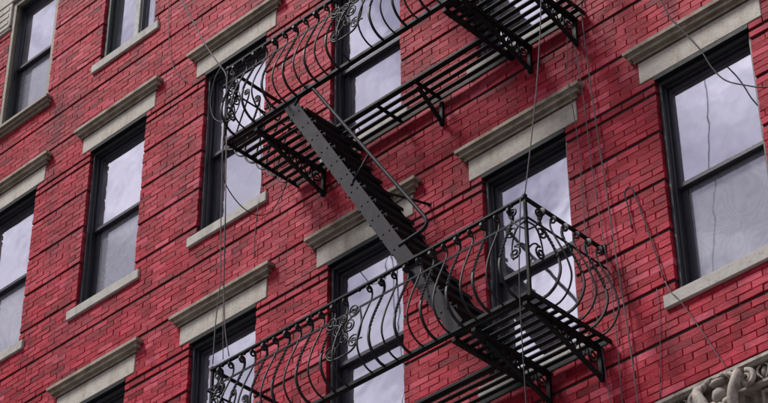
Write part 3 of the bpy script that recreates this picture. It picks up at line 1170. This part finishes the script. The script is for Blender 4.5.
# ------------------------------------------------------------------ curtains behind some panes
def curtain(c, r, x0, x1, z0, z1, label, amp=.012, wl=.07):
    cx, cz = centre(c, r)
    n_ = 60
    mb = MB()
    vs, fs = [], []
    ph = random.uniform(0, 6)
    for i in range(n_ + 1):
        x = x0 + (x1 - x0) * i / n_
        for k, z in enumerate((z1, (z0 + z1) / 2, z0)):
            a = amp * (.6 + .4 * k)
            vs.append((cx + x + .006 * k * math.sin(x * 21 + ph), .26 + a * math.sin(x / wl * 6.28 + ph + .5 * math.sin(x * 17)), cz + z + Z0))
    for i in range(n_):
        for k in (0, 1):
            fs.append((i * 3 + k, i * 3 + k + 1, i * 3 + 4 + k, i * 3 + 3 + k))
    mb.add(vs, fs, True)
    mb.box(cx + x0 - .01, cx + x1 + .01, .255, .265, cz + z1 - .004 + Z0, cz + z1 + .012 + Z0)
    o = mb.build('curtain', 'curtain')
    tag(o, label, 'curtain')
    return o
curtain(3, 0, -.37, .37, -1.93, -.98, 'pale pleated curtain in the window behind the lower scroll railing')
curtain(4, 0, -.37, .37, -1.93, -.95, 'pale pleated curtain in the window above the lower landing', .016, .1)
curtain(2, 0, -.37, .37, -1.93, -.06, 'pale curtain in the window below the long hanging cable pair')
curtain(3, 1, -.37, .37, -1.93, -.06, 'pale curtain in the window at the foot of the upper walkway', .006, .16)
curtain(1, 2, -.36, .0, -1.92, -.1, 'white net curtain behind the casement with the peeling post', .012, .08)

# ------------------------------------------------------------------ loose cables
def cable(pts, r, label, mat='cable', group=None, sub=6):
    p = smooth_path([(x, y, z + Z0) for x, y, z in pts], sub)
    o = MB().tube(p, r * 0.58, 6).build('cable', mat)
    tag(o, label, 'cable', group)
    return o
cable([(3.0, -.93, 4.9), (3.55, -.93, 3.60), (3.76, -.93, 3.08), (3.98, -.93, 2.62), (4.14, -.93, 2.29), (4.33, -.93, 1.96), (4.44, -.93, 1.77), (4.48, -.94, 1.58), (4.47, -.94, 1.34), (4.46, -.93, 1.01)], .012, 'thick grey cable slanting down over the lintel to the upper railing corner')
cable([(2.30, -.02, 6.0), (2.39, -.02, 4.82), (2.43, -.02, 4.51), (2.47, -.02, 4.0), (2.56, -.02, 3.55), (2.73, -.02, 3.28), (2.82, -.02, 3.17)], .007, 'thin grey cable curling on the brick beside the peeling window post')
cable([(4.45, -.93, 1.04), (4.46, -.93, .74), (4.48, -.93, .15), (4.51, -.93, -.47), (4.48, -.93, -.86), (4.47, -.93, -1.27)], .008, 'grey cable of the hanging pair, reaching the lower railing corner')
cable([(4.49, -.93, 1.04), (4.51, -.93, .66), (4.54, -.93, .02), (4.56, -.93, -.55), (4.60, -.93, -1.0), (4.65, -.92, -1.27)], .008, 'grey cable of the hanging pair, kinked above the lower railing')
cable([(4.50, -.93, 1.04), (4.53, -.935, .3), (4.56, -.935, -.55), (4.57, -.93, -.9), (4.58, -.92, -1.27)], .006, 'thin cable looped beside the hanging cable pair')
cable([(4.467, -0.93, 0.977), (4.408, -0.9, 0.786), (4.429, -0.85, 0.587), (4.451, -0.7, 0.444), (4.492, -0.55, 0.396), (4.504, -0.4, 0.501), (4.517, -0.3, 0.699), (4.475, -0.15, 1.044), (4.456, -0.05, 1.233)], .008, 'dark cable sagging in a loop below the upper platform', 'cable_dark')
cable([(3.91, -.035, 2.3), (3.91, .0, 1.82), (3.95, -.01, 1.34), (3.94, -.04, .95), (3.91, -.03, .69), (3.90, -.02, .50)], .007, 'thin grey cable hanging down over the pale window sill')
cable([(4.44, -.98, 1.83), (4.38, -1.0, 1.70), (4.34, -1.0, 1.45), (4.42, -1.0, 1.22), (4.60, -.99, 1.12), (4.70, -.98, 1.25), (4.66, -.97, 1.42), (4.54, -.98, 1.34), (4.56, -.99, 1.14)], .009, 'dark wire coiled round the end of the upper railing', 'cable_dark')
cable([(8.12, -.90, 9.0), (8.05, -.91, 2.5), (8.01, -.92, .60), (7.94, -.92, -.15), (7.86, -.92, -.67), (7.76, -.92, -1.2), (7.73, -.91, -1.28)], .008, 'straight grey cable dropping to the corner of the lower railing')
cable([(7.70, -.92, -1.30), (7.69, -.97, -2.1), (7.70, -.97, -3.2), (7.71, -.95, -4.4)], .008, 'dark cable hanging from the corner post of the lower railing', 'cable_dark')
cable([(7.66, -.02, 9.0), (7.62, -.03, 4.0), (7.58, -.03, 1.47), (7.54, -.03, .75), (7.52, -.04, .50), (7.57, -.09, .33), (7.58, -.085, .20), (7.58, -.03, -.3), (7.58, -.03, -1.05), (7.63, -.03, -1.88), (7.70, -.03, -2.74)], .007, 'grey cable running down past the end of a rusty cornice')
cable([(7.68, -.02, 9.0), (7.64, -.03, 3.0), (7.61, -.03, 1.23), (7.61, -.03, .80), (7.66, -.03, .16), (7.69, -.03, -.54), (7.78, -.03, -1.8), (7.79, -.03, -2.74)], .007, 'thin cable running down the edge of the brick pier beside the landing')
cable([(7.80, -.02, 9.0), (7.74, -.03, 3.0), (7.71, -.03, 1.17), (7.73, -.03, .43), (7.79, -.03, -.59), (7.84, -.03, -1.36), (7.88, -.03, -1.94), (7.92, -.03, -2.70), (7.93, -.105, -2.86), (7.93, -.105, -3.3)], .010, 'pale cable running down the middle of the brick pier beside the landing')
cable([(8.05, -.10, 2.2), (8.30, -.12, 1.2), (8.49, -.12, .72), (8.60, -.12, .37), (8.69, -.12, .19), (8.83, -.12, -.09), (8.91, -.12, -.31), (9.01, -.12, -.49), (9.17, -.12, -.63), (9.35, -.12, -.75), (9.75, -.12, -.9)], .010, 'dark cable slung across the big window and its lintel', 'cable_dark')
cable([(8.00, -.02, -1.25), (7.98, -.02, -1.03), (7.97, -.03, -.92), (8.01, -.03, -.88), (8.04, -.03, -.92), (8.08, -.02, -1.08), (8.16, -.02, -1.44), (8.24, -.02, -1.83)], .010, 'dark cable bent over a hook on the brick pier', 'cable_dark')
cable([(8.24, -.02, -1.83), (8.30, -.045, -1.97), (8.36, -.04, -2.06), (8.50, -.02, -2.37), (8.68, -.02, -2.78)], .006, 'thin reddish grey cable crossing the end of the window sill')
cable([(8.16, -.012, -1.86), (8.16, -.012, -2.03), (8.14, -.012, -2.36), (8.09, -.012, -2.77)], .005, 'thin cable dropping straight below the end of the window sill')
